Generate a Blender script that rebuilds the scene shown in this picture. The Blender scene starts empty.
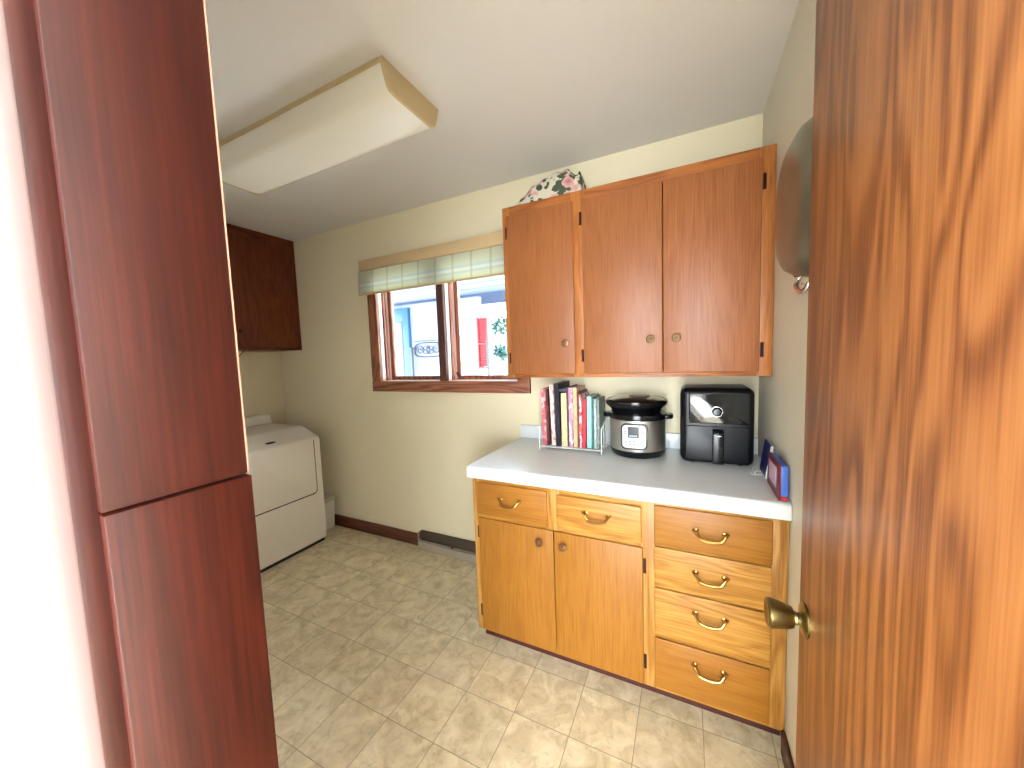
import bpy, bmesh, math, random
from mathutils import Vector, Matrix
random.seed(7)
PI = math.pi
C = bpy.context.scene.collection

# ---------------------------------------------------------------- materials
def srgb(c):
    r = []
    for v in c:
        v = v / 255.0
        r.append(v / 12.92 if v <= 0.04045 else ((v + 0.055) / 1.055) ** 2.4)
    return (r[0], r[1], r[2], 1.0)

def newmat(name):
    m = bpy.data.materials.new(name); m.use_nodes = True
    nt = m.node_tree
    return m, nt, nt.nodes['Principled BSDF']

def plain(name, col, rough=0.5, metal=0.0, bump=0.0, bscale=200, var=0.0, vscale=6, spec=0.5, trans=0.0, coat=0.0):
    m, nt, b = newmat(name)
    b.inputs['Roughness'].default_value = rough
    b.inputs['Metallic'].default_value = metal
    b.inputs['Specular IOR Level'].default_value = spec
    b.inputs['Coat Weight'].default_value = coat
    tc = nt.nodes.new('ShaderNodeTexCoord')
    n = nt.nodes.new('ShaderNodeTexNoise'); n.inputs['Scale'].default_value = vscale; n.inputs['Detail'].default_value = 4
    nt.links.new(tc.outputs['Object'], n.inputs['Vector'])
    mx = nt.nodes.new('ShaderNodeMix'); mx.data_type = 'RGBA'
    c = srgb(col)
    mx.inputs['A'].default_value = tuple(v * (1 - var) for v in c[:3]) + (1,)
    mx.inputs['B'].default_value = tuple(min(1, v * (1 + var)) for v in c[:3]) + (1,)
    nt.links.new(n.outputs['Fac'], mx.inputs['Factor'])
    nt.links.new(mx.outputs['Result'], b.inputs['Base Color'])
    if bump:
        n2 = nt.nodes.new('ShaderNodeTexNoise'); n2.inputs['Scale'].default_value = bscale
        nt.links.new(tc.outputs['Object'], n2.inputs['Vector'])
        bp = nt.nodes.new('ShaderNodeBump'); bp.inputs['Strength'].default_value = bump; bp.inputs['Distance'].default_value = 0.002
        nt.links.new(n2.outputs['Fac'], bp.inputs['Height']); nt.links.new(bp.outputs['Normal'], b.inputs['Normal'])
    if trans:
        b.inputs['Transmission Weight'].default_value = trans
    return m

def wood(name, light, mid, dark, axis='z', rough=0.42, fig=0.5, off=0.0, fine=1.0):
    """oak: fine pores along the grain plus broad cathedral figure"""
    m, nt, b = newmat(name)
    b.inputs['Roughness'].default_value = rough
    b.inputs['Specular IOR Level'].default_value = 0.4
    tc = nt.nodes.new('ShaderNodeTexCoord')
    def mp(s):
        q = nt.nodes.new('ShaderNodeMapping')
        q.inputs['Location'].default_value = (off, off * 0.7, off * 1.3)
        q.inputs['Scale'].default_value = s
        nt.links.new(tc.outputs['Object'], q.inputs['Vector']); return q
    k = {'x': 0, 'y': 1, 'z': 2}[axis]
    s1 = [260, 260, 260]; s1[k] = 7
    s2 = [7, 7, 7]; s2[k] = 0.9
    n1 = nt.nodes.new('ShaderNodeTexNoise'); n1.inputs['Scale'].default_value = 1; n1.inputs['Detail'].default_value = 3
    nt.links.new(mp(s1).outputs[0], n1.inputs['Vector'])
    n2 = nt.nodes.new('ShaderNodeTexNoise'); n2.inputs['Scale'].default_value = 1; n2.inputs['Detail'].default_value = 2
    n2.inputs['Distortion'].default_value = 0.6
    nt.links.new(mp(s2).outputs[0], n2.inputs['Vector'])
    # cathedral rings from the broad noise
    ma = nt.nodes.new('ShaderNodeMath'); ma.operation = 'MULTIPLY'; ma.inputs[1].default_value = 55
    nt.links.new(n2.outputs['Fac'], ma.inputs[0])
    sn = nt.nodes.new('ShaderNodeMath'); sn.operation = 'SINE'; nt.links.new(ma.outputs[0], sn.inputs[0])
    rr = nt.nodes.new('ShaderNodeMapRange'); rr.inputs['From Min'].default_value = -1; rr.inputs['From Max'].default_value = 1
    nt.links.new(sn.outputs[0], rr.inputs['Value'])
    mx = nt.nodes.new('ShaderNodeMix'); mx.data_type = 'FLOAT'
    mx.inputs['Factor'].default_value = fig
    nt.links.new(n1.outputs['Fac'], mx.inputs['A']); nt.links.new(rr.outputs[0], mx.inputs['B'])
    cr = nt.nodes.new('ShaderNodeValToRGB')
    cr.color_ramp.elements[0].position = 0.25; cr.color_ramp.elements[0].color = srgb(dark)
    cr.color_ramp.elements[1].position = 0.78; cr.color_ramp.elements[1].color = srgb(light)
    e = cr.color_ramp.elements.new(0.5); e.color = srgb(mid)
    nt.links.new(mx.outputs['Result'], cr.inputs['Fac'])
    n3 = nt.nodes.new('ShaderNodeTexNoise'); n3.inputs['Scale'].default_value = 2.2
    nt.links.new(tc.outputs['Object'], n3.inputs['Vector'])
    hs = nt.nodes.new('ShaderNodeHueSaturation')
    r3 = nt.nodes.new('ShaderNodeMapRange'); r3.inputs['To Min'].default_value = 0.82; r3.inputs['To Max'].default_value = 1.18
    nt.links.new(n3.outputs['Fac'], r3.inputs['Value']); nt.links.new(r3.outputs[0], hs.inputs['Value'])
    nt.links.new(cr.outputs['Color'], hs.inputs['Color'])
    nt.links.new(hs.outputs['Color'], b.inputs['Base Color'])
    bp = nt.nodes.new('ShaderNodeBump'); bp.inputs['Strength'].default_value = 0.12; bp.inputs['Distance'].default_value = 0.001
    nt.links.new(n1.outputs['Fac'], bp.inputs['Height']); nt.links.new(bp.outputs['Normal'], b.inputs['Normal'])
    return m

GOLD = ((166, 113, 42), (153, 99, 29), (136, 83, 22))
GOLD2 = ((192, 144, 70), (172, 120, 48), (140, 90, 30))
RED = ((158, 98, 54), (146, 87, 45), (128, 72, 35))
DARK = ((128, 62, 22), (100, 44, 14), (68, 26, 9))
M = {}
M['base_door'] = wood('oak_golden_vertical', *GOLD, 'z', fig=0.06)
M['base_drawer'] = wood('oak_golden_horizontal', *GOLD2, 'x', fig=0.22)
M['base_drawer_plain'] = wood('oak_golden_plain_horizontal', *GOLD, 'x', fig=0.1, off=3)
M['base_frame'] = wood('oak_frame_golden', (192, 144, 76), (170, 118, 50), (142, 92, 34), 'z', fig=0.3, off=5)
M['up_door'] = wood('oak_reddish_vertical', *RED, 'z', fig=0.08)
M['up_door_fig'] = wood('oak_reddish_figured', *RED, 'z', fig=0.14, off=2.2)
M['up_frame'] = wood('oak_frame_reddish', (172, 106, 52), (154, 89, 40), (126, 69, 30), 'x', fig=0.3, off=7)
M['dark_wood'] = wood('dark_stained_oak', *DARK, 'z', fig=0.12, off=1)
M['dark_wood_y'] = wood('dark_stained_oak_rail', *DARK, 'y', fig=0.3, off=1)
M['jamb_hi'] = wood('jamb_red_stain', (66, 20, 9), (54, 15, 7), (40, 10, 5), 'z', fig=0.08, off=4, rough=0.5)
M['jamb_lo'] = wood('jamb_grained', (72, 24, 11), (56, 17, 8), (38, 10, 5), 'z', fig=0.15, off=9)
M['casing'] = wood('window_casing_oak', (166, 108, 78), (140, 84, 58), (104, 60, 42), 'x', fig=0.35, off=2)
M['casing_v'] = wood('window_casing_oak_upright', (166, 108, 78), (140, 84, 58), (104, 60, 42), 'z', fig=0.35, off=2)
M['mullion'] = wood('mullion_dark_oak', (104, 62, 46), (84, 46, 36), (58, 30, 26), 'z', fig=0.2, off=3)
M['sash'] = wood('sash_wood', (206, 146, 116), (180, 116, 88), (136, 80, 60), 'z', fig=0.2, off=6)
M['baseboard'] = wood('baseboard_wood', (112, 66, 44), (94, 52, 34), (70, 36, 24), 'x', fig=0.3)
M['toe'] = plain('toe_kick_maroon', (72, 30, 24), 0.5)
M['edge'] = plain('edge_highlight_tint', (184, 132, 108), 0.5)  # painted highlight colour for the far edge of the upper jamb board
M['liner'] = plain('pale_jamb_paint', (240, 224, 214), 0.5)
M['sash_dark'] = plain('sash_groove_brown', (70, 36, 34), 0.6)
M['sash_pale'] = plain('sash_pale_pink', (226, 186, 176), 0.5)
M['door_wood'] = wood('door_oak_brown', (166, 108, 60), (142, 86, 44), (106, 60, 30), 'z', fig=0.35, off=11)
M['shadow_gap'] = plain('dark_gap', (40, 26, 18), 0.8)

M['wall'] = plain('cream_wall_paint', (226, 214, 180), 0.6, var=0.02, bump=0.12, bscale=90)
M['wall_right'] = plain('pale_wall_paint', (218, 212, 192), 0.6, var=0.02, bump=0.12, bscale=90)
M['ceil'] = plain('ceiling_paint', (216, 212, 204), 0.75, var=0.025, vscale=2.5, bump=0.15, bscale=120)
M['hall'] = plain('hall_white_paint', (244, 242, 238), 0.6, var=0.01)
M['white_en'] = plain('white_enamel', (236, 230, 218), 0.3, coat=0.3)
M['off_white'] = plain('off_white_plastic', (206, 200, 182), 0.5)
M['groove'] = plain('groove_dark', (54, 50, 46), 0.8)
M['black_pl'] = plain('black_gloss_plastic', (9, 10, 13), 0.2, spec=0.45)
M['black_mat'] = plain('black_satin_plastic', (8, 10, 14), 0.36, spec=.35)
M['black_glass'] = plain('smoked_glass_panel', (20, 24, 26), 0.12, spec=0.7, coat=.3)
M['steel'] = plain('brushed_steel', (206, 202, 192), 0.38, metal=1.0, var=0.05, vscale=40)
M['pan'] = plain('worn_pan_steel', (122, 116, 98), 0.3, metal=0.7, var=0.25, vscale=9)
M['chrome'] = plain('chrome', (214, 212, 210), 0.12, metal=1.0)
M['brass'] = plain('polished_brass', (178, 136, 76), 0.28, metal=1.0)
M['old_brass'] = plain('antique_brass', (138, 124, 78), 0.3, metal=1.0, var=0.15, vscale=30)
M['knob_brass'] = plain('bronze_knob', (178, 138, 104), 0.32, metal=1.0)
M['dark_knob'] = plain('dark_ringed_bronze', (84, 64, 44), 0.34, metal=1.0)
M['hinge'] = plain('dark_bronze_hinge', (60, 30, 20), 0.45, metal=0.6)
M['reg'] = plain('register_metal', (178, 168, 150), 0.4, metal=0.5)
M['reg_dark'] = plain('register_hood_metal', (84, 72, 58), 0.4, metal=0.5)
M['wire'] = plain('white_coated_wire', (226, 230, 226), 0.4)
M['cord'] = plain('brown_cord', (120, 86, 56), 0.6)
M['white'] = plain('white_paint', (240, 242, 246), 0.6)
M['paper'] = plain('page_paper', (226, 216, 194), 0.8)
M['lcd'] = plain('lcd_dark', (24, 32, 38), 0.2)
M['lcd_txt'] = plain('lcd_digits', (196, 206, 212), 0.5)
M['silver_panel'] = plain('silver_panel', (168, 168, 164), 0.35, metal=0.3)

# speckled laminate
def laminate():
    m, nt, b = newmat('speckled_white_laminate')
    b.inputs['Roughness'].default_value = 0.24
    tc = nt.nodes.new('ShaderNodeTexCoord')
    n = nt.nodes.new('ShaderNodeTexNoise'); n.inputs['Scale'].default_value = 420; n.inputs['Detail'].default_value = 2
    nt.links.new(tc.outputs['Object'], n.inputs['Vector'])
    cr = nt.nodes.new('ShaderNodeValToRGB')
    cr.color_ramp.elements[0].position = 0.34; cr.color_ramp.elements[0].color = srgb((204, 212, 214))
    cr.color_ramp.elements[1].position = 0.5; cr.color_ramp.elements[1].color = srgb((230, 236, 238))
    nt.links.new(n.outputs['Fac'], cr.inputs['Fac']); nt.links.new(cr.outputs['Color'], b.inputs['Base Color'])
    return m
M['laminate'] = laminate()

def floor_mat():
    m, nt, b = newmat('vinyl_stone_tile')
    b.inputs['Roughness'].default_value = 0.42
    tc = nt.nodes.new('ShaderNodeTexCoord')
    S = 0.2279
    mp = nt.nodes.new('ShaderNodeMapping'); mp.inputs['Location'].default_value = (0.9403 + S * 40, 0.6618 + S * 40, 0)
    nt.links.new(tc.outputs['Object'], mp.inputs['Vector'])
    br = nt.nodes.new('ShaderNodeTexBrick'); br.offset = 0; br.offset_frequency = 1; br.squash = 1
    br.inputs['Scale'].default_value = 1; br.inputs['Brick Width'].default_value = S; br.inputs['Row Height'].default_value = S
    br.inputs['Mortar Size'].default_value = 0.0016; br.inputs['Mortar Smooth'].default_value = 0.3
    br.inputs['Color1'].default_value = (0.25, 0.25, 0.25, 1); br.inputs['Color2'].default_value = (0.75, 0.75, 0.75, 1)
    br.inputs['Mortar'].default_value = (0.5, 0.5, 0.5, 1)
    nt.links.new(mp.outputs[0], br.inputs['Vector'])
    sp = nt.nodes.new('ShaderNodeSeparateColor'); nt.links.new(br.outputs['Color'], sp.inputs['Color'])
    # each tile shifts the stone noise
    ad = nt.nodes.new('ShaderNodeVectorMath'); ad.operation = 'MULTIPLY_ADD'
    nt.links.new(br.outputs['Color'], ad.inputs[0]); ad.inputs[1].default_value = (9, 5, 3)
    nt.links.new(mp.outputs[0], ad.inputs[2])
    n = nt.nodes.new('ShaderNodeTexNoise'); n.inputs['Scale'].default_value = 11; n.inputs['Detail'].default_value = 7
    n.inputs['Roughness'].default_value = 0.62; n.inputs['Distortion'].default_value = 0.9
    nt.links.new(ad.outputs[0], n.inputs['Vector'])
    cr = nt.nodes.new('ShaderNodeValToRGB')
    cr.color_ramp.elements[0].position = 0.3; cr.color_ramp.elements[0].color = srgb((194, 176, 136))
    cr.color_ramp.elements[1].position = 0.72; cr.color_ramp.elements[1].color = srgb((240, 228, 196))
    e = cr.color_ramp.elements.new(0.5); e.color = srgb((220, 204, 168))
    nt.links.new(n.outputs['Fac'], cr.inputs['Fac'])
    # dark flecks
    n2 = nt.nodes.new('ShaderNodeTexNoise'); n2.inputs['Scale'].default_value = 30; n2.inputs['Detail'].default_value = 5; n2.inputs['Distortion'].default_value = 1.5
    nt.links.new(ad.outputs[0], n2.inputs['Vector'])
    c2 = nt.nodes.new('ShaderNodeValToRGB'); c2.color_ramp.elements[0].position = 0.34; c2.color_ramp.elements[1].position = 0.44
    c2.color_ramp.elements[0].color = (0.55, 0.53, 0.48, 1); c2.color_ramp.elements[1].color = (1, 1, 1, 1)
    nt.links.new(n2.outputs['Fac'], c2.inputs['Fac'])
    mu = nt.nodes.new('ShaderNodeMix'); mu.data_type = 'RGBA'; mu.blend_type = 'MULTIPLY'; mu.inputs['Factor'].default_value = 0.3
    nt.links.new(cr.outputs['Color'], mu.inputs['A']); nt.links.new(c2.outputs['Color'], mu.inputs['B'])
    # per tile value
    hs = nt.nodes.new('ShaderNodeHueSaturation')
    r3 = nt.nodes.new('ShaderNodeMapRange'); r3.inputs['To Min'].default_value = 0.9; r3.inputs['To Max'].default_value = 1.1
    nt.links.new(sp.outputs[0], r3.inputs['Value']); nt.links.new(r3.outputs[0], hs.inputs['Value']); nt.links.new(mu.outputs['Result'], hs.inputs['Color'])
    gm = nt.nodes.new('ShaderNodeMix'); gm.data_type = 'RGBA'
    gf = nt.nodes.new('ShaderNodeMath'); gf.operation = 'MULTIPLY'; gf.inputs[1].default_value = 0.75
    nt.links.new(br.outputs['Fac'], gf.inputs[0]); nt.links.new(gf.outputs[0], gm.inputs['Factor'])
    nt.links.new(hs.outputs['Color'], gm.inputs['A']); gm.inputs['B'].default_value = srgb((126, 112, 86))
    nt.links.new(gm.outputs['Result'], b.inputs['Base Color'])
    bp = nt.nodes.new('ShaderNodeBump'); bp.inputs['Strength'].default_value = 0.25; bp.inputs['Distance'].default_value = 0.002
    nt.links.new(n.outputs['Fac'], bp.inputs['Height']); nt.links.new(bp.outputs['Normal'], b.inputs['Normal'])
    return m
M['floor'] = floor_mat()

def floral():
    m, nt, b = newmat('floral_print_fabric')
    b.inputs['Roughness'].default_value = 0.85
    tc = nt.nodes.new('ShaderNodeTexCoord')
    def blobs(scale, th, off, soft=0.05, metric='EUCLIDEAN'):
        mp = nt.nodes.new('ShaderNodeMapping'); mp.inputs['Location'].default_value = off
        nt.links.new(tc.outputs['Object'], mp.inputs['Vector'])
        nz = nt.nodes.new('ShaderNodeTexNoise'); nz.inputs['Scale'].default_value = 45
        nt.links.new(mp.outputs[0], nz.inputs['Vector'])
        va = nt.nodes.new('ShaderNodeVectorMath'); va.operation = 'MULTIPLY_ADD'
        nt.links.new(nz.outputs['Color'], va.inputs[0]); va.inputs[1].default_value = (0.025, 0.025, 0.025)
        nt.links.new(mp.outputs[0], va.inputs[2])
        v = nt.nodes.new('ShaderNodeTexVoronoi'); v.inputs['Scale'].default_value = scale
        nt.links.new(va.outputs[0], v.inputs['Vector'])
        c = nt.nodes.new('ShaderNodeValToRGB')
        c.color_ramp.elements[0].position = th; c.color_ramp.elements[0].color = (1, 1, 1, 1)
        c.color_ramp.elements[1].position = th + soft; c.color_ramp.elements[1].color = (0, 0, 0, 1)
        nt.links.new(v.outputs['Distance'], c.inputs['Fac']); return c, v
    leaf, _ = blobs(25, 0.52, (3, 1, 2))
    rose, rv = blobs(14, 0.42, (0.32, 0.8, 0.13))
    m1 = nt.nodes.new('ShaderNodeMix'); m1.data_type = 'RGBA'
    m1.inputs['A'].default_value = srgb((214, 206, 184)); m1.inputs['B'].default_value = srgb((66, 78, 58))
    nt.links.new(leaf.outputs['Color'], m1.inputs['Factor'])
    pc = nt.nodes.new('ShaderNodeValToRGB')
    pc.color_ramp.elements[0].position = 0.05; pc.color_ramp.elements[0].color = srgb((176, 104, 108))
    pc.color_ramp.elements[1].position = 0.42; pc.color_ramp.elements[1].color = srgb((214, 170, 160))
    nt.links.new(rv.outputs['Distance'], pc.inputs['Fac'])
    m2 = nt.nodes.new('ShaderNodeMix'); m2.data_type = 'RGBA'
    nt.links.new(rose.outputs['Color'], m2.inputs['Factor'])
    nt.links.new(m1.outputs['Result'], m2.inputs['A']); nt.links.new(pc.outputs['Color'], m2.inputs['B'])
    nt.links.new(m2.outputs['Result'], b.inputs['Base Color'])
    return m
M['floral'] = floral()

def plaid():
    """pale woven shade cloth: blue and cream horizontal bands, thin upright threads; lets some daylight through"""
    m, nt, b = newmat('plaid_shade_cloth')
    b.inputs['Roughness'].default_value = 0.9
    tc = nt.nodes.new('ShaderNodeTexCoord'); s = nt.nodes.new('ShaderNodeSeparateXYZ')
    nt.links.new(tc.outputs['Object'], s.inputs[0])
    r = nt.nodes.new('ShaderNodeMapRange'); r.inputs['From Min'].default_value = 0.0; r.inputs['From Max'].default_value = 0.19
    nt.links.new(s.outputs['Z'], r.inputs['Value'])
    cr = nt.nodes.new('ShaderNodeValToRGB'); cr.color_ramp.interpolation = 'LINEAR'
    el = cr.color_ramp.elements
    el[0].position = 0.0; el[0].color = srgb((206, 192, 150))
    el[1].position = 1.0; el[1].color = srgb((212, 210, 192))
    for p, c in ((0.05, (206, 192, 150)), (0.07, (208, 210, 184)), (0.22, (208, 210, 186)), (0.25, (190, 200, 200)), (0.31, (190, 200, 200)), (0.33, (220, 218, 200)),
                 (0.41, (220, 218, 200)), (0.43, (192, 203, 204)), (0.5, (192, 203, 204)), (0.53, (208, 210, 186))):
        e = el.new(p); e.color = srgb(c)
    nt.links.new(r.outputs[0], cr.inputs['Fac'])
    w = nt.nodes.new('ShaderNodeMath'); w.operation = 'MULTIPLY'; w.inputs[1].default_value = 2 * PI / 0.145
    nt.links.new(s.outputs['X'], w.inputs[0])
    sn = nt.nodes.new('ShaderNodeMath'); sn.operation = 'SINE'; nt.links.new(w.outputs[0], sn.inputs[0])
    g = nt.nodes.new('ShaderNodeMath'); g.operation = 'GREATER_THAN'; g.inputs[1].default_value = 0.93
    nt.links.new(sn.outputs[0], g.inputs[0])
    g2 = nt.nodes.new('ShaderNodeMath'); g2.operation = 'MULTIPLY'; g2.inputs[1].default_value = 0.6
    nt.links.new(g.outputs[0], g2.inputs[0])
    mx = nt.nodes.new('ShaderNodeMix'); mx.data_type = 'RGBA'
    nt.links.new(g2.outputs[0], mx.inputs['Factor']); nt.links.new(cr.outputs['Color'], mx.inputs['A'])
    mx.inputs['B'].default_value = srgb((176, 176, 148))
    nt.links.new(mx.outputs['Result'], b.inputs['Base Color'])
    tl = nt.nodes.new('ShaderNodeBsdfTranslucent'); nt.links.new(mx.outputs['Result'], tl.inputs['Color'])
    ms = nt.nodes.new('ShaderNodeMixShader'); ms.inputs[0].default_value = 0.5
    nt.links.new(b.outputs[0], ms.inputs[1]); nt.links.new(tl.outputs[0], ms.inputs[2])
    nt.links.new(ms.outputs[0], nt.nodes['Material Output'].inputs['Surface'])
    return m
M['plaid'] = plaid()
M['valance'] = plain('tan_woven_valance', (200, 172, 128), 0.85, var=0.05, vscale=20, bump=0.2, bscale=400)

def glass():
    m, nt, b = newmat('window_glass')
    tr = nt.nodes.new('ShaderNodeBsdfTransparent'); tr.inputs[0].default_value = (0.96, 0.97, 0.98, 1)
    gl = nt.nodes.new('ShaderNodeBsdfGlossy'); gl.inputs['Roughness'].default_value = 0.02
    fr = nt.nodes.new('ShaderNodeFresnel'); fr.inputs[0].default_value = 1.25
    ms = nt.nodes.new('ShaderNodeMixShader')
    nt.links.new(fr.outputs[0], ms.inputs[0]); nt.links.new(tr.outputs[0], ms.inputs[1]); nt.links.new(gl.outputs[0], ms.inputs[2])
    nt.links.new(ms.outputs[0], nt.nodes['Material Output'].inputs['Surface'])
    return m
M['glass'] = glass()

def diffuser():
    m, nt, b = newmat('cream_acrylic_diffuser')
    b.inputs['Base Color'].default_value = srgb((226, 220, 202)); b.inputs['Roughness'].default_value = 0.32
    tc = nt.nodes.new('ShaderNodeTexCoord'); n = nt.nodes.new('ShaderNodeTexNoise'); n.inputs['Scale'].default_value = 140
    nt.links.new(tc.outputs['Object'], n.inputs['Vector'])
    bp = nt.nodes.new('ShaderNodeBump'); bp.inputs['Strength'].default_value = 0.15; bp.inputs['Distance'].default_value = 0.002
    nt.links.new(n.outputs['Fac'], bp.inputs['Height']); nt.links.new(bp.outputs['Normal'], b.inputs['Normal'])
    return m
M['diffuser'] = diffuser()
M['endcap'] = plain('cream_end_cap', (190, 168, 122), 0.5)

# ---------------------------------------------------------------- mesh helpers
class B:
    def __init__(s): s.bm = bmesh.new()
    def _merge(s, t):
        me = bpy.data.meshes.new('t'); t.to_mesh(me); s.bm.from_mesh(me); bpy.data.meshes.remove(me); t.free()
    def box(s, x0, x1, y0, y1, z0, z1, bev=0.0, seg=2, mat=None):
        t = bmesh.new(); bmesh.ops.create_cube(t, size=1)
        for v in t.verts:
            v.co = Vector(((x0 + x1) / 2 + v.co.x * (x1 - x0), (y0 + y1) / 2 + v.co.y * (y1 - y0), (z0 + z1) / 2 + v.co.z * (z1 - z0)))
        if bev: bmesh.ops.bevel(t, geom=t.edges[:], offset=bev, segments=seg, profile=0.5, affect='EDGES')
        if mat: t.transform(mat)
        s._merge(t); return s
    def prism(s, poly, axis, a0, a1, bev=0.0, seg=2, mat=None):
        """poly: 2-D points in the plane normal to axis (order x,y,z without the axis)"""
        t = bmesh.new()
        def pt(p, a):
            if axis == 'x': return (a, p[0], p[1])
            if axis == 'y': return (p[0], a, p[1])
            return (p[0], p[1], a)
        v0 = [t.verts.new(pt(p, a0)) for p in poly]; v1 = [t.verts.new(pt(p, a1)) for p in poly]
        t.faces.new(v0); t.faces.new(v1[::-1]); n = len(poly)
        for i in range(n): t.faces.new((v0[i], v1[i], v1[(i + 1) % n], v0[(i + 1) % n]))
        bmesh.ops.recalc_face_normals(t, faces=t.faces)
        if bev: bmesh.ops.bevel(t, geom=t.edges[:], offset=bev, segments=seg, profile=0.5, affect='EDGES')
        if mat: t.transform(mat)
        s._merge(t); return s
    def lathe(s, prof, c, d=(0, 0, 1), n=40, mat=None, sx=1.0):
        t = bmesh.new(); q = Vector(d).to_track_quat('Z', 'Y')
        rings = []
        for r, h in prof:
            if r < 1e-6: rings.append([t.verts.new(Vector(c) + q @ Vector((0, 0, h)))])
            else: rings.append([t.verts.new(Vector(c) + q @ Vector((sx * r * math.cos(2 * PI * i / n), r * math.sin(2 * PI * i / n), h))) for i in range(n)])
        for a, b in zip(rings, rings[1:]):
            if len(a) == 1 and len(b) == 1: continue
            for i in range(n):
                j = (i + 1) % n
                if len(a) == 1: t.faces.new((a[0], b[i], b[j]))
                elif len(b) == 1: t.faces.new((a[i], a[j], b[0]))
                else: t.faces.new((a[i], a[j], b[j], b[i]))
        if len(rings[0]) > 1: t.faces.new(rings[0][::-1])
        if len(rings[-1]) > 1: t.faces.new(rings[-1])
        bmesh.ops.recalc_face_normals(t, faces=t.faces)
        if mat: t.transform(mat)
        s._merge(t); return s
    def tube(s, pts, r, n=10, closed=False, rs=None):
        t = bmesh.new(); P = [Vector(p) for p in pts]; m = len(P); rings = []
        up = None
        for i, p in enumerate(P):
            a = P[(i - 1) % m] if (closed or i > 0) else p; b = P[(i + 1) % m] if (closed or i < m - 1) else p
            d = (b - a).normalized()
            if up is None:
                up = Vector((0, 0, 1)) if abs(d.z) < 0.9 else Vector((1, 0, 0))
            u = d.cross(up).normalized(); w = u.cross(d).normalized(); up = w
            rr = rs[i] if rs else r
            rings.append([t.verts.new(p + rr * (math.cos(2 * PI * k / n) * u + math.sin(2 * PI * k / n) * w)) for k in range(n)])
        for i in range(m if closed else m - 1):
            a, b = rings[i], rings[(i + 1) % m]
            for k in range(n): t.faces.new((a[k], a[(k + 1) % n], b[(k + 1) % n], b[k]))
        if not closed: t.faces.new(rings[0][::-1]); t.faces.new(rings[-1])
        bmesh.ops.recalc_face_normals(t, faces=t.faces)
        s._merge(t); return s

def rrect(x0, x1, z0, z1, r, n=6):
    p = []
    for cx, cz, a in ((x1 - r, z1 - r, 0), (x0 + r, z1 - r, 90), (x0 + r, z0 + r, 180), (x1 - r, z0 + r, 270)):
        for i in range(n + 1):
            t = math.radians(a + 90 * i / n); p.append((cx + r * math.cos(t), cz + r * math.sin(t)))
    return p

def smooth_path(pts, k=6):
    P = [Vector(p) for p in pts]; out = []
    for i in range(len(P) - 1):
        p0 = P[max(i - 1, 0)]; p1 = P[i]; p2 = P[i + 1]; p3 = P[min(i + 2, len(P) - 1)]
        for j in range(k):
            t = j / k
            out.append(0.5 * ((2 * p1) + (-p0 + p2) * t + (2 * p0 - 5 * p1 + 4 * p2 - p3) * t * t + (-p0 + 3 * p1 - 3 * p2 + p3) * t ** 3))
    out.append(P[-1]); return out

def world_loc(o):
    v = Vector(o.location)
    if o.parent: v += world_loc(o.parent)
    return v

def obj(name, b, mat, parent=None, label=None, ang=32, origin=None):
    """link one mesh; shapes are given in room coordinates"""
    me = bpy.data.meshes.new(name)
    bm = b.bm
    for f in bm.faces: f.smooth = True
    if parent is not None:
        off = world_loc(parent)
    else:
        if origin is None:
            xs = [v.co.x for v in bm.verts]; ys = [v.co.y for v in bm.verts]; zs = [v.co.z for v in bm.verts]
            origin = ((min(xs) + max(xs)) / 2, (min(ys) + max(ys)) / 2, min(zs))
        off = Vector(origin)
    bmesh.ops.translate(bm, verts=bm.verts, vec=-off)
    bm.to_mesh(me); bm.free()
    me.set_sharp_from_angle(angle=math.radians(ang))
    me.materials.append(M[mat] if isinstance(mat, str) else mat)
    o = bpy.data.objects.new(name, me); C.objects.link(o)
    if parent is not None: o.parent = parent
    else: o.location = off
    if label: o['label'] = label
    return o

def tag(o, label, cat, group=None):
    o['label'] = label; o['category'] = cat
    if group: o['group'] = group
    return o
def thing(name, label, cat, loc, group=None):
    o = bpy.data.objects.new(name, None); C.objects.link(o); o.location = loc; o.empty_display_size = 0.05
    return tag(o, label, cat, group)
def struct(name, b, mat, parent=None):
    o = obj(name, b, mat, parent, origin=(0, 0, 0))
    if parent is None: o['kind'] = 'structure'
    return o

# ---------------------------------------------------------------- room shell
H = 2.5044; XL = -3.71; YF = -1.87; YH = -1.97
XR_H = 1.6; XL_H = -2.6; YB_H = -4.2            # hallway behind the camera
struct('floor', B().box(XL - .1, XR_H + .1, YB_H - .1, 0.16, -0.06, 0), 'floor')
struct('ceiling', B().box(XL - .1, XR_H + .1, YB_H - .1, 0.16, H, H + .08), 'ceil')
# window opening in the back wall
wx0, wx1, wz0, wz1 = -2.455, -1.28, 1.275, 2.13
b = B(); T = 0.15
b.box(XL - .1, wx0, 0, T, 0, H); b.box(wx1, .1, 0, T, 0, H); b.box(wx0, wx1, 0, T, 0, wz0); b.box(wx0, wx1, 0, T, wz1, H)
struct('wall_back', b, 'wall')
struct('wall_right', B().box(0, .1, YF, 0, 0, H), 'wall_right')
struct('wall_left', B().box(XL - .1, XL, YH, 0, 0, H), 'wall')
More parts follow.
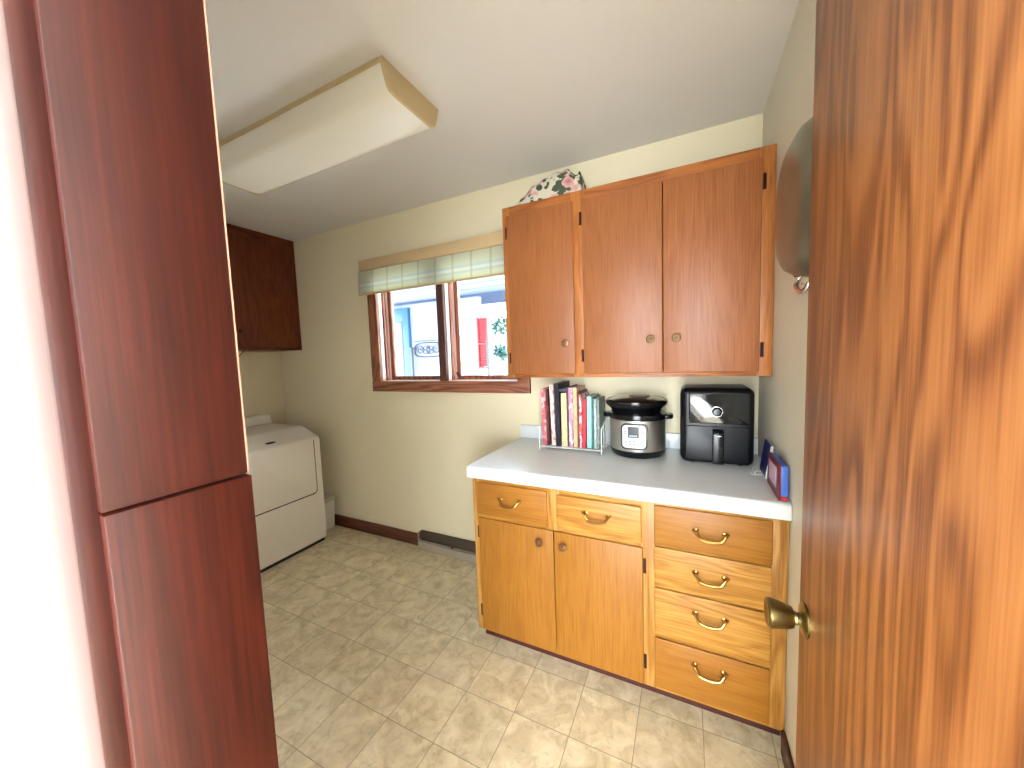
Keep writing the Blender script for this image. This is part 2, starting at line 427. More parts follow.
# wall with the doorway the camera looks through
DX0, DX1, DZ = -0.743, -0.10, 2.06
b = B()
b.box(XL, DX0 - .02, YH, YF, 0, H); b.box(DX0 - .02, DX1 + .02, YH, YF, DZ + .02, H); b.box(DX1 + .02, XR_H, YH, YF, 0, H)
struct('wall_front', b, 'hall')
b = B()
b.box(XR_H, XR_H + .1, YB_H, YF, 0, H)
struct('wall_hall_right', b, 'hall')
struct('wall_hall_left', B().box(-1.30, -1.20, YB_H, YH, 0, H), 'hall')
b = B()
b.box(-1.3, -0.9, YB_H - .1, YB_H, 0, H); b.box(1.5, XR_H + .1, YB_H - .1, YB_H, 0, H); b.box(-0.9, 1.5, YB_H - .1, YB_H, 2.15, H)
struct('wall_hall_back', b, 'hall')
# doorway lining, left jamb: red stained upper board over a grained lower board
o = struct('trim_1', B().box(DX0 - .02, DX0, YH - .005, YF + .004, 1.319, DZ, .0015), 'jamb_hi')
obj('lower_board', B().box(DX0 - .02, DX0 + .003, YH - .005, YF + .006, 0, 1.317, .0015), 'jamb_lo', o)
obj('edge_highlight', B().box(DX0 - .004, DX0 + .0003, YF + .0042, YF + .0052, 1.321, DZ, 0), 'edge', o)  # thin pale strip: the board's edge highlight put in as colour
obj('casing', B().box(DX0 - .085, DX0 - .006, YH - .02, YH - .002, 0, DZ + .07, .003), 'jamb_hi', o)
o = struct('trim_2', B().box(DX1, DX1 + .02, YH - .005, YF + .002, 0, DZ), 'jamb_hi')
obj('casing', B().box(DX1 + .006, DX1 + .085, YH - .02, YH - .002, 0, DZ + .07, .003), 'jamb_hi', o)
o = struct('trim_3', B().box(DX0 - .02, DX1 + .02, YH - .005, YF + .002, DZ, DZ + .02), 'jamb_hi')
obj('casing', B().box(DX0 - .005, DX1 + .005, YH - .02, YH - .002, DZ + .006, DZ + .07, .003), 'jamb_hi', o)

# baseboards
struct('baseboard_back', B().box(XL, -2.145, -.014, -.001, 0, .096, .003), 'baseboard')
struct('baseboard_right', B().box(-.013, -.001, YF + .02, -.637, 0, .09, .003), 'baseboard')

# ---------------------------------------------------------------- kitchen window (window_1)
w = struct('window_1', B().box(wx0 + .046, -1.888, .098, .102, wz0 + .03, wz1 - .04), 'glass')
obj('pane', B().box(-1.775, wx1 - .046, .098, .102, wz0 + .03, wz1 - .04), 'glass', w)
b = B()
b.box(-2.54, wx0 + .002, -.022, -.001, 1.198, 2.20, .004); b.box(wx1 - .002, -1.196, -.022, -.001, 1.198, 2.20, .004)
obj('casing', b, 'casing_v', w)
obj('mullion', B().box(-1.885, -1.826, -.022, .105, wz0 + .001, wz1 - .001, .004), 'mullion', w)
b = B(); b.box(-2.54, -1.196, -.026, -.001, 1.198, 1.277, .005); b.box(-2.54, -1.196, -.024, -.001, wz1, 2.20, .004)
obj('casing', b, 'casing', w)
for x0, x1 in ((wx0, -1.885), (-1.826, wx1)):
    obj('sill_liner', B().box(x0, x1, .002, .148, wz0 + .0005, wz0 + .005), 'liner', w)
    for nm, ya, yb_, th, mt in (('jamb_liner', .002, .034, .006, 'liner'), ('jamb_groove', .034, .041, .004, 'sash_dark'), ('stop_bead', .041, .056, .015, 'sash'),
                                ('jamb_groove', .056, .063, .008, 'sash_dark'), ('sash_bead', .063, .082, .022, 'sash_pale')):
        obj(nm, B().box(x0 + .0005, x0 + th, ya, yb_, wz0 + .005, wz1 - .001, .0008, 1), mt, w)
        obj(nm, B().box(x1 - th, x1 - .0005, ya, yb_, wz0 + .005, wz1 - .001, .0008, 1), mt, w)
    b = B()
    b.box(x0 + .001, x0 + .048, .084, .118, wz0 + .006, wz1 - .001, .003); b.box(x1 - .048, x1 - .001, .084, .118, wz0 + .006, wz1 - .001, .003)
    b.box(x0 + .048, x1 - .048, .084, .118, wz0 + .006, wz0 + .034, .003); b.box(x0 + .048, x1 - .048, .084, .118, wz1 - .045, wz1 - .001, .003)
    obj('sash', b, 'casing_v', w)
b = B(); b.tube([(-1.79, .085, 1.315), (-1.79, .06, 1.315), (-1.79, .055, 1.335)], .005)
b.box(-1.80, -1.78, .073, .0825, 1.30, 1.33, .002)
obj('latch', b, 'hinge', w)

# ---------------------------------------------------------------- roman shade
t = thing('window_shade', 'tan valance over a pale plaid shade with blue stripes, drawn up above window', 'window shade', (-1.89, -.05, 1.943))
b = B(); b.box(-2.568, -1.212, -.062, -.03, 2.122, 2.202, .006)
obj('valance', b, 'valance', t)
# shade cloth: rolled fold at its lower hem
pf = [(-.030, 2.13), (-.052, 2.12), (-.058, 2.05), (-.062, 1.965), (-.058, 1.945), (-.046, 1.943), (-.040, 1.955), (-.040, 2.05), (-.034, 2.11)]
b = B().prism(pf, 'x', -2.583, -1.214, .0012, 1)
obj('shade_cloth', b, 'plaid', t)
b = B(); b.tube([(-2.583, -.052, 1.947), (-1.214, -.052, 1.947)], .008)
obj('hem_rod', b, 'valance', t)

# ---------------------------------------------------------------- hardware helpers
def knob(parent, x, y, z, mat='knob_brass'):
    b = B().lathe([(.0065, 0), (.0065, .008), (.010, .011), (.0175, .015), (.0188, .019), (.0175, .0225), (.0145, .023), (.0135, .0205), (.0115, .0205), (.0105, .0235), (.0095, .0235), (.008, .0205), (.006, .0205), (.004, .0235), (0, .0242)], (x, y, z), (0, -1, 0), 24)
    return obj('knob', b, mat, parent)
def hinge(parent, x, y, z):
    b = B(); b.box(x - .006, x + .006, y - .004, y + .001, z - .030, z + .030, .001, 1)
    b.lathe([(.004, -.026), (.004, .026), (.002, .030), (0, .031)], (x, y - .004, z), (0, 0, 1), 10)
    return obj('hinge', b, 'hinge', parent)
def pull(parent, x, y, z):
    b = B()
    for s in (-1, 1):
        b.lathe([(.010, 0), (.009, .003), (.0045, .005), (.004, .016), (.0045, .018), (0, .020)], (x + s * .046, y, z + .012), (0, -1, 0), 16)
    pts = [(-.059, -.012, .019), (-.049, -.020, .015), (-.041, -.025, .004), (-.033, -.028, -.0055), (-.016, -.030, -.0095), (0, -.030, -.0105),
           (.016, -.030, -.0095), (.033, -.028, -.0055), (.041, -.025, .004), (.049, -.020, .015), (.059, -.012, .019)]
    pp = smooth_path([(x + a, y + c, z + d) for a, c, d in pts], 4)
    n = len(pp); rs = [.0036 + .0028 * math.sin(PI * i / (n - 1)) ** .7 for i in range(n)]
    b.tube(pp, .004, 10, rs=rs)
    return obj('pull', b, 'brass', parent)

# ---------------------------------------------------------------- base cabinet
W = 1.256; zb = .0769; zf = .854; D = .6315
t = thing('base_cabinet', 'golden oak base cabinet with two doors and six drawers under the white countertop', 'cabinet', (-.63, -.32, 0))
b = B(); b.box(-W, -W + .018, -.612, -.002, zb, zf); b.box(-.021, -.003, -.612, -.002, zb, zf); b.box(-W + .018, -.021, -.612, -.002, zb, zb + .018)
b.box(-W + .018, -.021, -.012, -.002, zb + .018, zf); b.box(-.46, -.44, -.612, -.012, zb + .018, zf)
obj('body', b, 'base_door', t)
F0, F1 = -D, -.612
for q_ in ((-W, -1.215, zb, zf), (-.055, -.002, zb, zf), (-.478, -.418, zb, zf), (-.878, -.815, .66, zf)):
    obj('stile', B().box(q_[0], q_[1], F0, F1, q_[2], q_[3], .0015), 'base_frame', t)
for q_ in ((-1.216, -.054, .818, zf), (-1.216, -.054, zb, .098), (-1.216, -.476, .655, .69), (-.42, -.053, .669, .693), (-.42, -.053, .50, .524), (-.42, -.053, .293, .317)):
    obj('rail', B().box(q_[0], q_[1], F0 + .0005, F1 - .0005, q_[2], q_[3], .001), 'base_drawer', t)
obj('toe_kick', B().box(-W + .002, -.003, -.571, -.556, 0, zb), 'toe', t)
yd = -D - .0102
def dfront(name, x0, x1, z0, z1, mat):
    bb = B(); bb.box(x0, x1, yd, -D - .0006, z0, z1, .004, 3)
    return obj(name, bb, mat, t)
for nm, x0, x1, hx, kx in (('door', -1.226, -.8425, -1.230, -.905), ('door', -.8395, -.469, -.464, -.795)):
    d = dfront(nm, x0, x1, .086, .661, 'base_door')
    knob(d, kx, yd, .603)
    hinge(d, hx, -D - .001, .585); hinge(d, hx, -D - .001, .181)
for x0, x1, z0, z1, px, pz, mt in ((-1.226, -.869, .676, .836, -1.050, .757, 'base_door'), (-.824, -.474, .680, .827, -.648, .756, 'base_drawer'),
                               (-.427, -.048, .684, .842, -.236, .756, 'base_drawer_plain'), (-.427, -.048, .517, .677, -.236, .593, 'base_drawer'),
                               (-.427, -.048, .309, .509, -.236, .434, 'base_drawer'), (-.427, -.048, .092, .301, -.237, .226, 'base_drawer_plain')):
    if mt == 'base_door': mt = 'base_drawer_plain'
    d = dfront('drawer', x0, x1, z0, z1, mt)
    pull(d, px, yd, pz)

# ---------------------------------------------------------------- countertop
t = thing('countertop', 'white speckled laminate countertop with a thick front edge and low backsplash', 'countertop', (-.636, -.33, .8555))
b = B().prism([(-.656, .862), (-.656, .900), (-.650, .911), (-.640, .914), (-.001, .914), (-.001, .8555), (-.650, .8555)], 'x', -1.272, -.001, .0015, 1)
obj('slab', b, 'laminate', t)
b = B(); b.box(-1.272, -.001, -.021, -.001, .9143, .995, .003)
obj('backsplash', b, 'laminate', t)

# ---------------------------------------------------------------- upper cabinet
WU = 1.1986; U0 = -.3155; zt = 2.218; zl = 1.318
t = thing('wall_cabinet', 'reddish oak wall cabinet with three flat doors hanging above the countertop', 'cabinet', (-.6, -.16, zl))
b = B(); b.box(-WU, -WU + .018, U0 + .018, -.002, zl, zt); b.box(-.021, -.003, U0 + .018, -.002, zl, zt)
b.box(-WU + .018, -.021, U0 + .018, -.002, zl + .01, zl + .028); b.box(-WU + .018, -.021, U0 + .018, -.002, zt - .02, zt); b.box(-WU + .018, -.021, -.012, -.002, zl + .028, zt - .02)
obj('body', b, 'up_door', t)
UM = wood('oak_frame_upper_stile', (184, 120, 60), (166, 101, 46), (136, 76, 34), 'z', fig=0.15, off=13)
for x0, x1 in ((-WU, -1.158), (-.825, -.758), (-.055, -.002)): obj('stile', B().box(x0, x1, U0, U0 + .018, zl, zt, .0015), UM, t)
obj('rail', B().box(-1.159, -.054, U0 + .0004, U0 + .0176, zt - .055, zt, .001), 'up_frame', t)
obj('rail', B().box(-1.159, -.054, U0 + .0004, U0 + .0176, zl, zl + .028, .001), 'up_frame', t)
yq = U0 - .0102
for x0, x1, kx, hx, mt in ((-1.172, -.815, -.862, -1.177, 'up_door'), (-.770, -.4115, -.461, -.778, 'up_door'), (-.4085, -.048, -.355, -.039, 'up_door_fig')):
    bb = B(); bb.box(x0, x1, yq, U0 - .0006, 1.336, 2.172, .004, 3)
    d = obj('door', bb, mt, t)
    knob(d, kx, yq, 1.490, 'knob_brass' if kx < -.8 else 'dark_knob')
    hinge(d, hx, U0 - .001, 2.085); hinge(d, hx, U0 - .001, 1.425)

# ---------------------------------------------------------------- floral fabric bundle on the upper cabinet
def bundle():
    bm = bmesh.new(); nx, ny = 44, 22
    x0, x1, y0, y1 = -1.20, -.79, -.27, -.06
    keys = [(0, .02), (.12, .065), (.3, .105), (.45, .145), (.62, .170), (.8, .165), (.92, .13), (.965, .145), (1, .06)]
    def hh(u):
        for (a, ha), (c, hc) in zip(keys, keys[1:]):
            if u <= c: return ha + (hc - ha) * (u - a) / (c - a)
        return keys[-1][1]
    g = []
    for i in range(nx + 1):
        row = []
        for j in range(ny + 1):
            u, v = i / nx, j / ny
            side = max(0, 1 - abs(2 * v - 1) ** 3.2)
            h = hh(u) * side
            fold = .006 * math.sin(u * 38 + 6 * v) * side + .005 * math.sin(v * 17 + u * 9) * side
            row.append(bm.verts.new((x0 + (x1 - x0) * u, y0 + (y1 - y0) * v + .008 * math.sin(u * 15), zt + .004 + max(0, h + fold))))
        g.append(row)
    for i in range(nx):
        for j in range(ny): bm.faces.new((g[i][j], g[i + 1][j], g[i + 1][j + 1], g[i][j + 1]))
    # close underneath
    border = [g[i][0] for i in range(nx + 1)] + [g[nx][j] for j in range(1, ny + 1)] + [g[i][ny] for i in range(nx - 1, -1, -1)] + [g[0][j] for j in range(ny - 1, 0, -1)]
    low = [bm.verts.new((v.co.x, v.co.y, zt + .001)) for v in border]
    n = len(border)
    for i in range(n): bm.faces.new((border[i], low[i], low[(i + 1) % n], border[(i + 1) % n]))
    bm.faces.new(low)
    bmesh.ops.recalc_face_normals(bm, faces=bm.faces)
    bb = B(); bb.bm = bm; return bb
tag(obj('fabric_bundle', bundle(), 'floral', ang=60), 'folded rose print fabric bundle lying on top of the upper cabinet', 'fabric')

# ---------------------------------------------------------------- left wall cabinet
t = thing('wall_cabinet', 'dark stained wooden wall cabinet in the far left corner above the dryer', 'cabinet', (-3.55, -.55, 1.557))
XC = -3.394
b = B(); b.box(XL + .002, XC - .02, -1.1, -.003, 1.557, 2.498); obj('body', b, 'dark_wood', t)
for a0, a1 in ((-.05, -.003), (-1.1, -1.05)): obj('stile', B().box(XC - .019, XC, a0, a1, 1.557, 2.498, .001), 'dark_wood', t)
for c0, c1 in ((1.557, 1.60), (2.43, 2.498)): obj('rail', B().box(XC - .0185, XC - .0005, -1.05, -.05, c0, c1, .001), 'dark_wood_y', t)
for y0, y1, ky, hy in ((-.547, -.043, -.50, -.038), (-1.057, -.553, -.60, -1.062)):
    d = obj('door', B().box(XC + .0006, XC + .011, y0, y1, 1.586, 2.436, .004, 3), 'dark_wood', t)
    obj('knob', B().lathe([(.0055, 0), (.0055, .008), (.0155, .015), (.015, .022), (.004, .0225), (0, .0235)], (XC + .011, ky, 1.70), (1, 0, 0), 20), 'hinge', d)
    for z in (2.32, 1.70):
        bb = B(); bb.box(XC, XC + .004, hy - .006, hy + .006, z - .03, z + .03, .001, 1); obj('hinge', bb, 'hinge', d)
b = B().tube(smooth_path([(-3.43, -.452, 1.556), (-3.43, -.475, 1.53), (-3.435, -.51, 1.49), (-3.46, -.56, 1.455), (-3.55, -.62, 1.42), (-3.66, -.66, 1.38), (-3.695, -.67, 1.35)]), .0035, 8)
tag(obj('power_cord', b, 'cord'), 'thin brown cord hanging down from below the dark corner cabinet', 'cord')

# ---------------------------------------------------------------- dryer
t = thing('dryer', 'white front-loading dryer with a sloped control top against the left wall', 'dryer', (-3.29, -.57, 0))
y0, y1 = -.905, -.2195
def arc(cx, cz, r, a0, a1, n=6): return [(cx + r * math.cos(math.radians(a0 + (a1 - a0) * i / n)), cz + r * math.sin(math.radians(a0 + (a1 - a0) * i / n))) for i in range(n + 1)]
prof = [(-3.64, .03), (-2.945, .03), (-2.945, .83), (-2.948, .845), (-2.958, .856)] + [(-3.135, .926), (-3.155, .931), (-3.64, .933)]
b = B().prism(prof, 'y', y0, y1, .006, 3); obj('body', b, 'white_en', t)
b = B().box(-3.62, -2.965, y0 + .01, y1 - .01, .0, .03); obj('toe_kick', b, 'groove', t)
def rq(y0, y1, z0, z1, r):  # rounded lower corners only
    p = [(y0, z1), (y1, z1)]
    p += [(y1 - r + r * math.cos(a), z0 + r + r * math.sin(a)) for a in [0 - PI / 2 * i / 6 for i in range(7)]]
    p += [(y0 + r + r * math.cos(a), z0 + r + r * math.sin(a)) for a in [-PI / 2 - PI / 2 * i / 6 for i in range(7)]]
    return p
b = B().prism(rq(y0 + .05, y1 - .051, .411, .838, .036), 'x', -2.9449, -2.9435); obj('door_gasket', b, 'groove', t)
b = B().prism(rq(y0 + .057, y1 - .060, .421, .842, .030), 'x', -2.9434, -2.938, .0015, 2); obj('door', b, 'white_en', t)
# badge on the sloped panel
n = Vector((.070, 0, .177)).normalized()
q = Matrix.Translation((-3.005, -.56, .8747)) @ Vector((0, 0, 1)).rotation_difference(n).to_matrix().to_4x4()
b = B().lathe([(.012, .0), (.012, .002), (.010, .003), (0, .003)], (0, 0, .0004), (0, 0, 1), 28); b.bm.transform(Matrix.Scale(3.0, 4, (0, 1, 0))); b.bm.transform(q)
obj('badge', b, 'groove', t)
# rear guard / control hood at the wall
b = B().prism([(-3.64, .934), (-3.545, .934), (-3.575, 1.005), (-3.64, 1.012)], 'y', y0, y1 - .0, .006, 2); obj('rear_guard', b, 'white_en', t)

# bin between dryer and corner
t = thing('waste_bin', 'small off-white plastic bin tucked between the dryer and back wall', 'bin', (-3.1, -.11, 0))
b = B(); bm = bmesh.new(); bmesh.ops.create_cube(bm, size=1)
for v in bm.verts:
    k = 1.0 if v.co.z > 0 else .88
    v.co = Vector((-3.165 + v.co.x * .19 * k, -.112 + v.co.y * .17 * k, .001 + (v.co.z + .5) * .262))
bmesh.ops.bevel(bm, geom=bm.edges[:], offset=.012, segments=3, affect='EDGES')
b._merge(bm); obj('body', b, 'off_white', t)
b = B(); b.box(-3.262, -3.068, -.203, -.021, .263, .276, .005); obj('lid', b, 'off_white', t)

# ---------------------------------------------------------------- floor register
t = thing('heat_register', 'brown-grey metal heating register on the floor against the wall beside base cabinet', 'register', (-1.72, -.03, 0))
x0, x1 = -2.141, -1.30
b = B().prism([(-.002, .132), (-.024, .132), (-.046, .088), (-.044, .083), (-.004, .083), (-.002, .083)], 'x', x0, x1, .0015, 1); obj('hood', b, 'reg_dark', t)
b = B().box(x0 + .01, x1 - .01, -.034, -.002, .055, .083); obj('throat', b, 'groove', t)
b = B().prism([(-.002, .054), (-.046, .060), (-.050, .055), (-.058, .003), (-.056, .0005), (-.002, .0005)], 'x', x0, x1, .0015, 1); obj('face_plate', b, 'reg', t)
b = B(); b.box(x0 - .003, x0 + .001, -.055, -.002, .001, .133, .001, 1); obj('end_cap', b, 'reg', t)
b = B(); b.tube([(-1.83, -.044, .07), (-1.83, -.06, .076)], .006); obj('damper_lever', b, 'groove', t)
b = B(); b.box(x0 + .01, x1 - .01, -.047, -.036, .066, .071, .001, 1); obj('louver', b, 'reg', t)

# ---------------------------------------------------------------- ceiling light
t = thing('ceiling_light', 'long boxy fluorescent ceiling light with cream plastic cover, switched off', 'ceiling light', (-1.89, -.893, 2.41))
lx0, lx1 = -2.515, -1.292
pr = [(-1.053, 2.502), (-1.053, 2.494), (-1.028, 2.424), (-1.015, 2.412), (-.99, 2.407), (-.80, 2.407), (-.775, 2.412), (-.758, 2.424), (-.735, 2.494), (-.735, 2.502)]
b = B().prism(pr, 'x', lx0, lx1); obj('diffuser', b, 'diffuser', t)
cy, cz = -.894, 2.455
pc = [(cy + (a - cy) * 1.012, cz + (c - cz) * 1.04 if c < 2.49 else 2.5035) for a, c in pr]
for a0, a1 in ((lx1, lx1 + .014), (lx0 - .014, lx0)):
    b = B().prism(pc, 'x', a0, a1, .002, 1); obj('end_cap', b, 'endcap', t)
b = B()
for s, yy in ((-1, -1.0535), (1, -.7345)): b.box(lx0, lx1, yy - .0035, yy + .0035, 2.486, 2.5035, .001, 1)
obj('housing', b, 'endcap', t)

# ---------------------------------------------------------------- pressure cooker
cx, cyk = -.541, -.170
t = thing('pressure_cooker', 'round stainless electric pressure cooker with black lid between cookbooks and air fryer', 'pressure cooker', (cx, cyk, .9143))
b = B().lathe([(.085, .0006), (.116, .003), (.129, .016), (.134, .034), (.134, .038), (.0, .038)], (cx, cyk, .914)); obj('base', b, 'black_mat', t)
b = B().lathe([(.1325, .038), (.1335, .042), (.1335, .188), (.131, .190), (0, .190)], (cx, cyk, .914), n=64); obj('body', b, 'steel', t)
b = B().lathe([(.134, .188), (.141, .192), (.143, .204), (.141, .215), (.132, .219), (0, .219)], (cx, cyk, .914), n=56); obj('rim', b, 'black_pl', t)
for s in (-1, 1):
    b = B(); b.prism([(cx + s * .135, cyk - .045), (cx + s * .158, cyk - .038), (cx + s * .168, cyk - .02), (cx + s * .168, cyk + .02), (cx + s * .158, cyk + .038), (cx + s * .135, cyk + .045)], 'z', 1.104, 1.126, .005, 2)
    obj('handle', b, 'black_pl', t)
b = B().lathe([(.118, .219), (.122, .236), (.128, .242), (.146, .258), (.150, .268), (.149, .280), (.143, .285), (.138, .286), (.134, .283), (0, .283)], (cx - .006, cyk, .914), n=56)
ld = obj('lid', b, 'black_pl', t)
b = B().lathe([(.132, .283), (.118, .288), (.075, .297), (.0, .303)], (cx - .006, cyk, .914), n=56); obj('lid_plate', b, 'black_glass', ld)
b = B().lathe([(.052, .299), (.048, .304), (.03, .308), (0, .309)], (cx + .01, cyk - .01, .914), n=40); obj('lid_cap', b, 'steel', ld)
# control panel wraps a little around the body
def curved_panel(w, z0, z1, r, th, rad, dx=0, n=24):
    poly = rrect(-w / 2, w / 2, z0, z1, r, 6)
    bb = B(); t_ = bmesh.new()
    fr = []; bk = []
    for a, z in poly:
        ang = (a + dx) / rad
        for R_, L in ((rad + th, fr), (rad - .002, bk)):
            L.append(t_.verts.new((cx + R_ * math.sin(ang), cyk - R_ * math.cos(ang), z)))
    k = len(poly)
    # centre strip columns so the face follows the curve
    cf = []
    t_.faces.new(fr); t_.faces.new(bk[::-1])
    for i in range(k): t_.faces.new((fr[i], fr[(i + 1) % k], bk[(i + 1) % k], bk[i]))
    bmesh.ops.bisect_plane  # (kept simple: the plate is small)
    bmesh.ops.recalc_face_normals(t_, faces=t_.faces)
    bb._merge(t_); return bb
def flat_panel(w, z0, z1, r, yy, th, dx=0):
    return B().prism(rrect(cx + dx - w / 2, cx + dx + w / 2, z0, z1, r), 'y', yy - th, yy, .001, 1)
yp = cyk - .1335
b = flat_panel(.122, .966, 1.093, .024, yp + .016, .020); pn = obj('panel_surround', b, 'black_pl', t)
b = flat_panel(.108, .973, 1.086, .019, yp - .0045, .003); obj('control_panel', b, 'silver_panel', pn)
b = flat_panel(.050, 1.025, 1.077, .003, yp - .0076, .002, -.002); obj('display', b, 'lcd', pn)
b = B()
for i in range(4): b.box(cx - .020 + i * .0095, cx - .014 + i * .0095, yp - .0104, yp - .0097, 1.031, 1.037)
obj('display_digits', b, 'lcd_txt', pn)
MB_ = plain('panel_button_grey', (100, 102, 104), 0.5)
for r_ in range(3):
    for s in (-1, 1): obj('button', B().box(cx + s * .038 - .008, cx + s * .038 + .008, yp - .0082, yp - .0077, 1.04 + r_ * .012, 1.045 + r_ * .012), MB_, pn)
for r_ in range(2):
    for i in range(5): obj('button', B().box(cx - .042 + i * .018, cx - .030 + i * .018, yp - .0082, yp - .0077, .990 + r_ * .014, .995 + r_ * .014), MB_, pn)

# ---------------------------------------------------------------- air fryer
t = thing('air_fryer', 'large black boxy air fryer with window and dial at right end of countertop', 'air fryer', (-.194, -.15, .9145))
fx0, fx1, fy = -.341, -.050, -.272
b = B().box(fx0, fx1, fy, -.03, .918, 1.262, .030, 5); obj('body', b, 'black_mat', t)
for x in (fx0 + .05, fx1 - .05):
    for y in (fy + .04, -.07): obj('foot', B().lathe([(.012, 0), (.012, .010)], (x, y, .9145), n=14), 'black_mat', t)
b = B().prism(rrect(fx0 + .036, fx1 - .022, 1.103, 1.238, .010), 'y', fy - .005, fy + .003, .0015, 2); wd = obj('window_panel', b, 'black_glass', t)
b = B().lathe([(.021, 0), (.021, .004), (.017, .006), (.0165, .016), (.014, .0185), (0, .019)], (-.194, fy - .0052, 1.158), (0, -1, 0), 32); k = obj('dial', b, 'black_pl', t)
b = B().lathe([(.0225, 0), (.0225, .003), (.0205, .003), (.0205, 0)], (-.194, fy - .0052, 1.158), (0, -1, 0), 32); obj('dial_ring', b, 'chrome', k)
b = B().prism(rrect(fx0 + .022, fx1 - .022, .935, 1.092, .016), 'y', fy - .007, fy + .003, .003, 3); dr = obj('basket_drawer', b, 'black_mat', t)
b = B(); b.prism([(fy - .0072, 1.082), (fy - .045, 1.076), (fy - .050, 1.062), (fy - .048, .94), (fy - .036, .928), (fy - .030, .935), (fy - .030, 1.045), (fy - .022, 1.055), (fy - .0072, 1.058)], 'x', -.212, -.168, .004, 3)
obj('handle', b, 'black_pl', dr)
b = B().box(-.200, -.180, fy - .0535, fy - .0495, 1.056, 1.060); obj('badge', b, 'lcd_txt', dr)

# ---------------------------------------------------------------- cookbooks in a wire rack
def bookmats(col, col2):
    m, nt, bs = newmat('book_cover')
    bs.inputs['Roughness'].default_value = 0.45
    tc = nt.nodes.new('ShaderNodeTexCoord'); n = nt.nodes.new('ShaderNodeTexNoise')
    mp = nt.nodes.new('ShaderNodeMapping'); mp.inputs['Scale'].default_value = (60, 20, 28); mp.inputs['Location'].default_value = (random.random() * 9, 0, random.random() * 9)
    nt.links.new(tc.outputs['Object'], mp.inputs[0]); nt.links.new(mp.outputs[0], n.inputs['Vector']); n.inputs['Scale'].default_value = 1; n.inputs['Detail'].default_value = 1
    c = nt.nodes.new('ShaderNodeValToRGB'); c.color_ramp.interpolation = 'CONSTANT'
    c.color_ramp.elements[0].color = srgb(col); c.color_ramp.elements[1].position = .56; c.color_ramp.elements[1].color = srgb(col2)
    nt.links.new(n.outputs['Fac'], c.inputs['Fac']); nt.links.new(c.outputs['Color'], bs.inputs['Base Color'])
    return m
books = [  # x left at bottom, width, height, depth, lean (rad, + to the right), cover, print, label
    (-1.036, .022, .315, .19, -.01, (196, 96, 104), (226, 190, 190), 'pink and white patterned paperback, leftmost in the wire rack'),
    (-1.012, .013, .312, .18, -.01, (92, 40, 36), (120, 66, 56), 'slim dark maroon book, second from left in the wire rack'),
    (-.985, .021, .338, .20, -.045, (236, 216, 206), (206, 150, 150), 'tall white book with faint pink print leaning left beside the black spine'),
    (-.957, .026, .345, .21, -.03, (20, 20, 34), (34, 30, 48), 'tallest book in the rack, with a plain black spine'),
    (-.926, .030, .292, .19, .0, (226, 206, 156), (212, 190, 140), 'thick cream spined cookbook standing right of the black one'),
    (-.894, .010, .325, .18, .0, (74, 30, 36), (98, 44, 48), 'thin dark wine coloured book right of the thick cream cookbook'),
    (-.882, .020, .322, .18, .0, (186, 142, 172), (232, 222, 232), 'lilac and white striped cookbook in the middle of the rack'),
    (-.860, .021, .322, .19, .0, (222, 178, 136), (208, 158, 118), 'peach tan cookbook right of the lilac one'),
    (-.837, .010, .300, .18, .0, (92, 58, 44), (108, 76, 56), 'thin brown book between the peach tan and pink topped ones'),
    (-.825, .012, .285, .17, .0, (238, 200, 208), (206, 88, 78), 'pale pink and red spined book left of the plain red one'),
    (-.811, .019, .262, .17, .02, (196, 48, 62), (180, 40, 54), 'shorter bright red cookbook left of the mint one'),
    (-.789, .024, .276, .18, .02, (150, 214, 200), (168, 224, 212), 'mint green cookbook near the right end of the rack'),
    (-.763, .010, .270, .17, .02, (36, 96, 96), (50, 116, 112), 'thin dark teal book right of the mint one'),
    (-.751, .014, .262, .17, .01, (178, 188, 182), (150, 164, 158), 'grey-green book behind the rack end wire'),
    (-.735, .011, .262, .16, .01, (120, 132, 124), (150, 160, 150), 'dull green-grey booklet, rightmost in the rack'),
]
zr = .9345
def bookshape(x, w_, h, dp, yfront):
    cov = B(); y0_ = yfront; y1_ = yfront + dp
    cov.box(x, x + w_, y0_, y0_ + .0022, zr, zr + h, .0006, 1)
    cov.box(x, x + .0018, y0_ + .0022, y1_, zr, zr + h); cov.box(x + w_ - .0018, x + w_, y0_ + .0022, y1_, zr, zr + h)
    pg = B(); pg.box(x + .002, x + w_ - .002, y0_ + .0024, y1_ - .004, zr + .003, zr + h - .004)
    return cov, pg
for i, (x, w_, h, dp, lean, c1, c2, lab) in enumerate(books):
    yf = -.238 + (i % 3) * .006
    r = thing('cookbook', lab, 'book', (x + w_ / 2, yf + dp / 2, zr), 'cookbooks in the wire rack')
    cov, pg = bookshape(x, w_, h, dp, yf)
    R_ = Matrix.Translation((x + w_ / 2, 0, zr)) @ Matrix.Rotation(lean * .6, 4, 'Y') @ Matrix.Translation((-x - w_ / 2, 0, -zr))
    cov.bm.transform(R_); pg.bm.transform(R_)
    obj('cover', cov, bookmats(c1, c2), r); obj('pages', pg, 'paper', r)
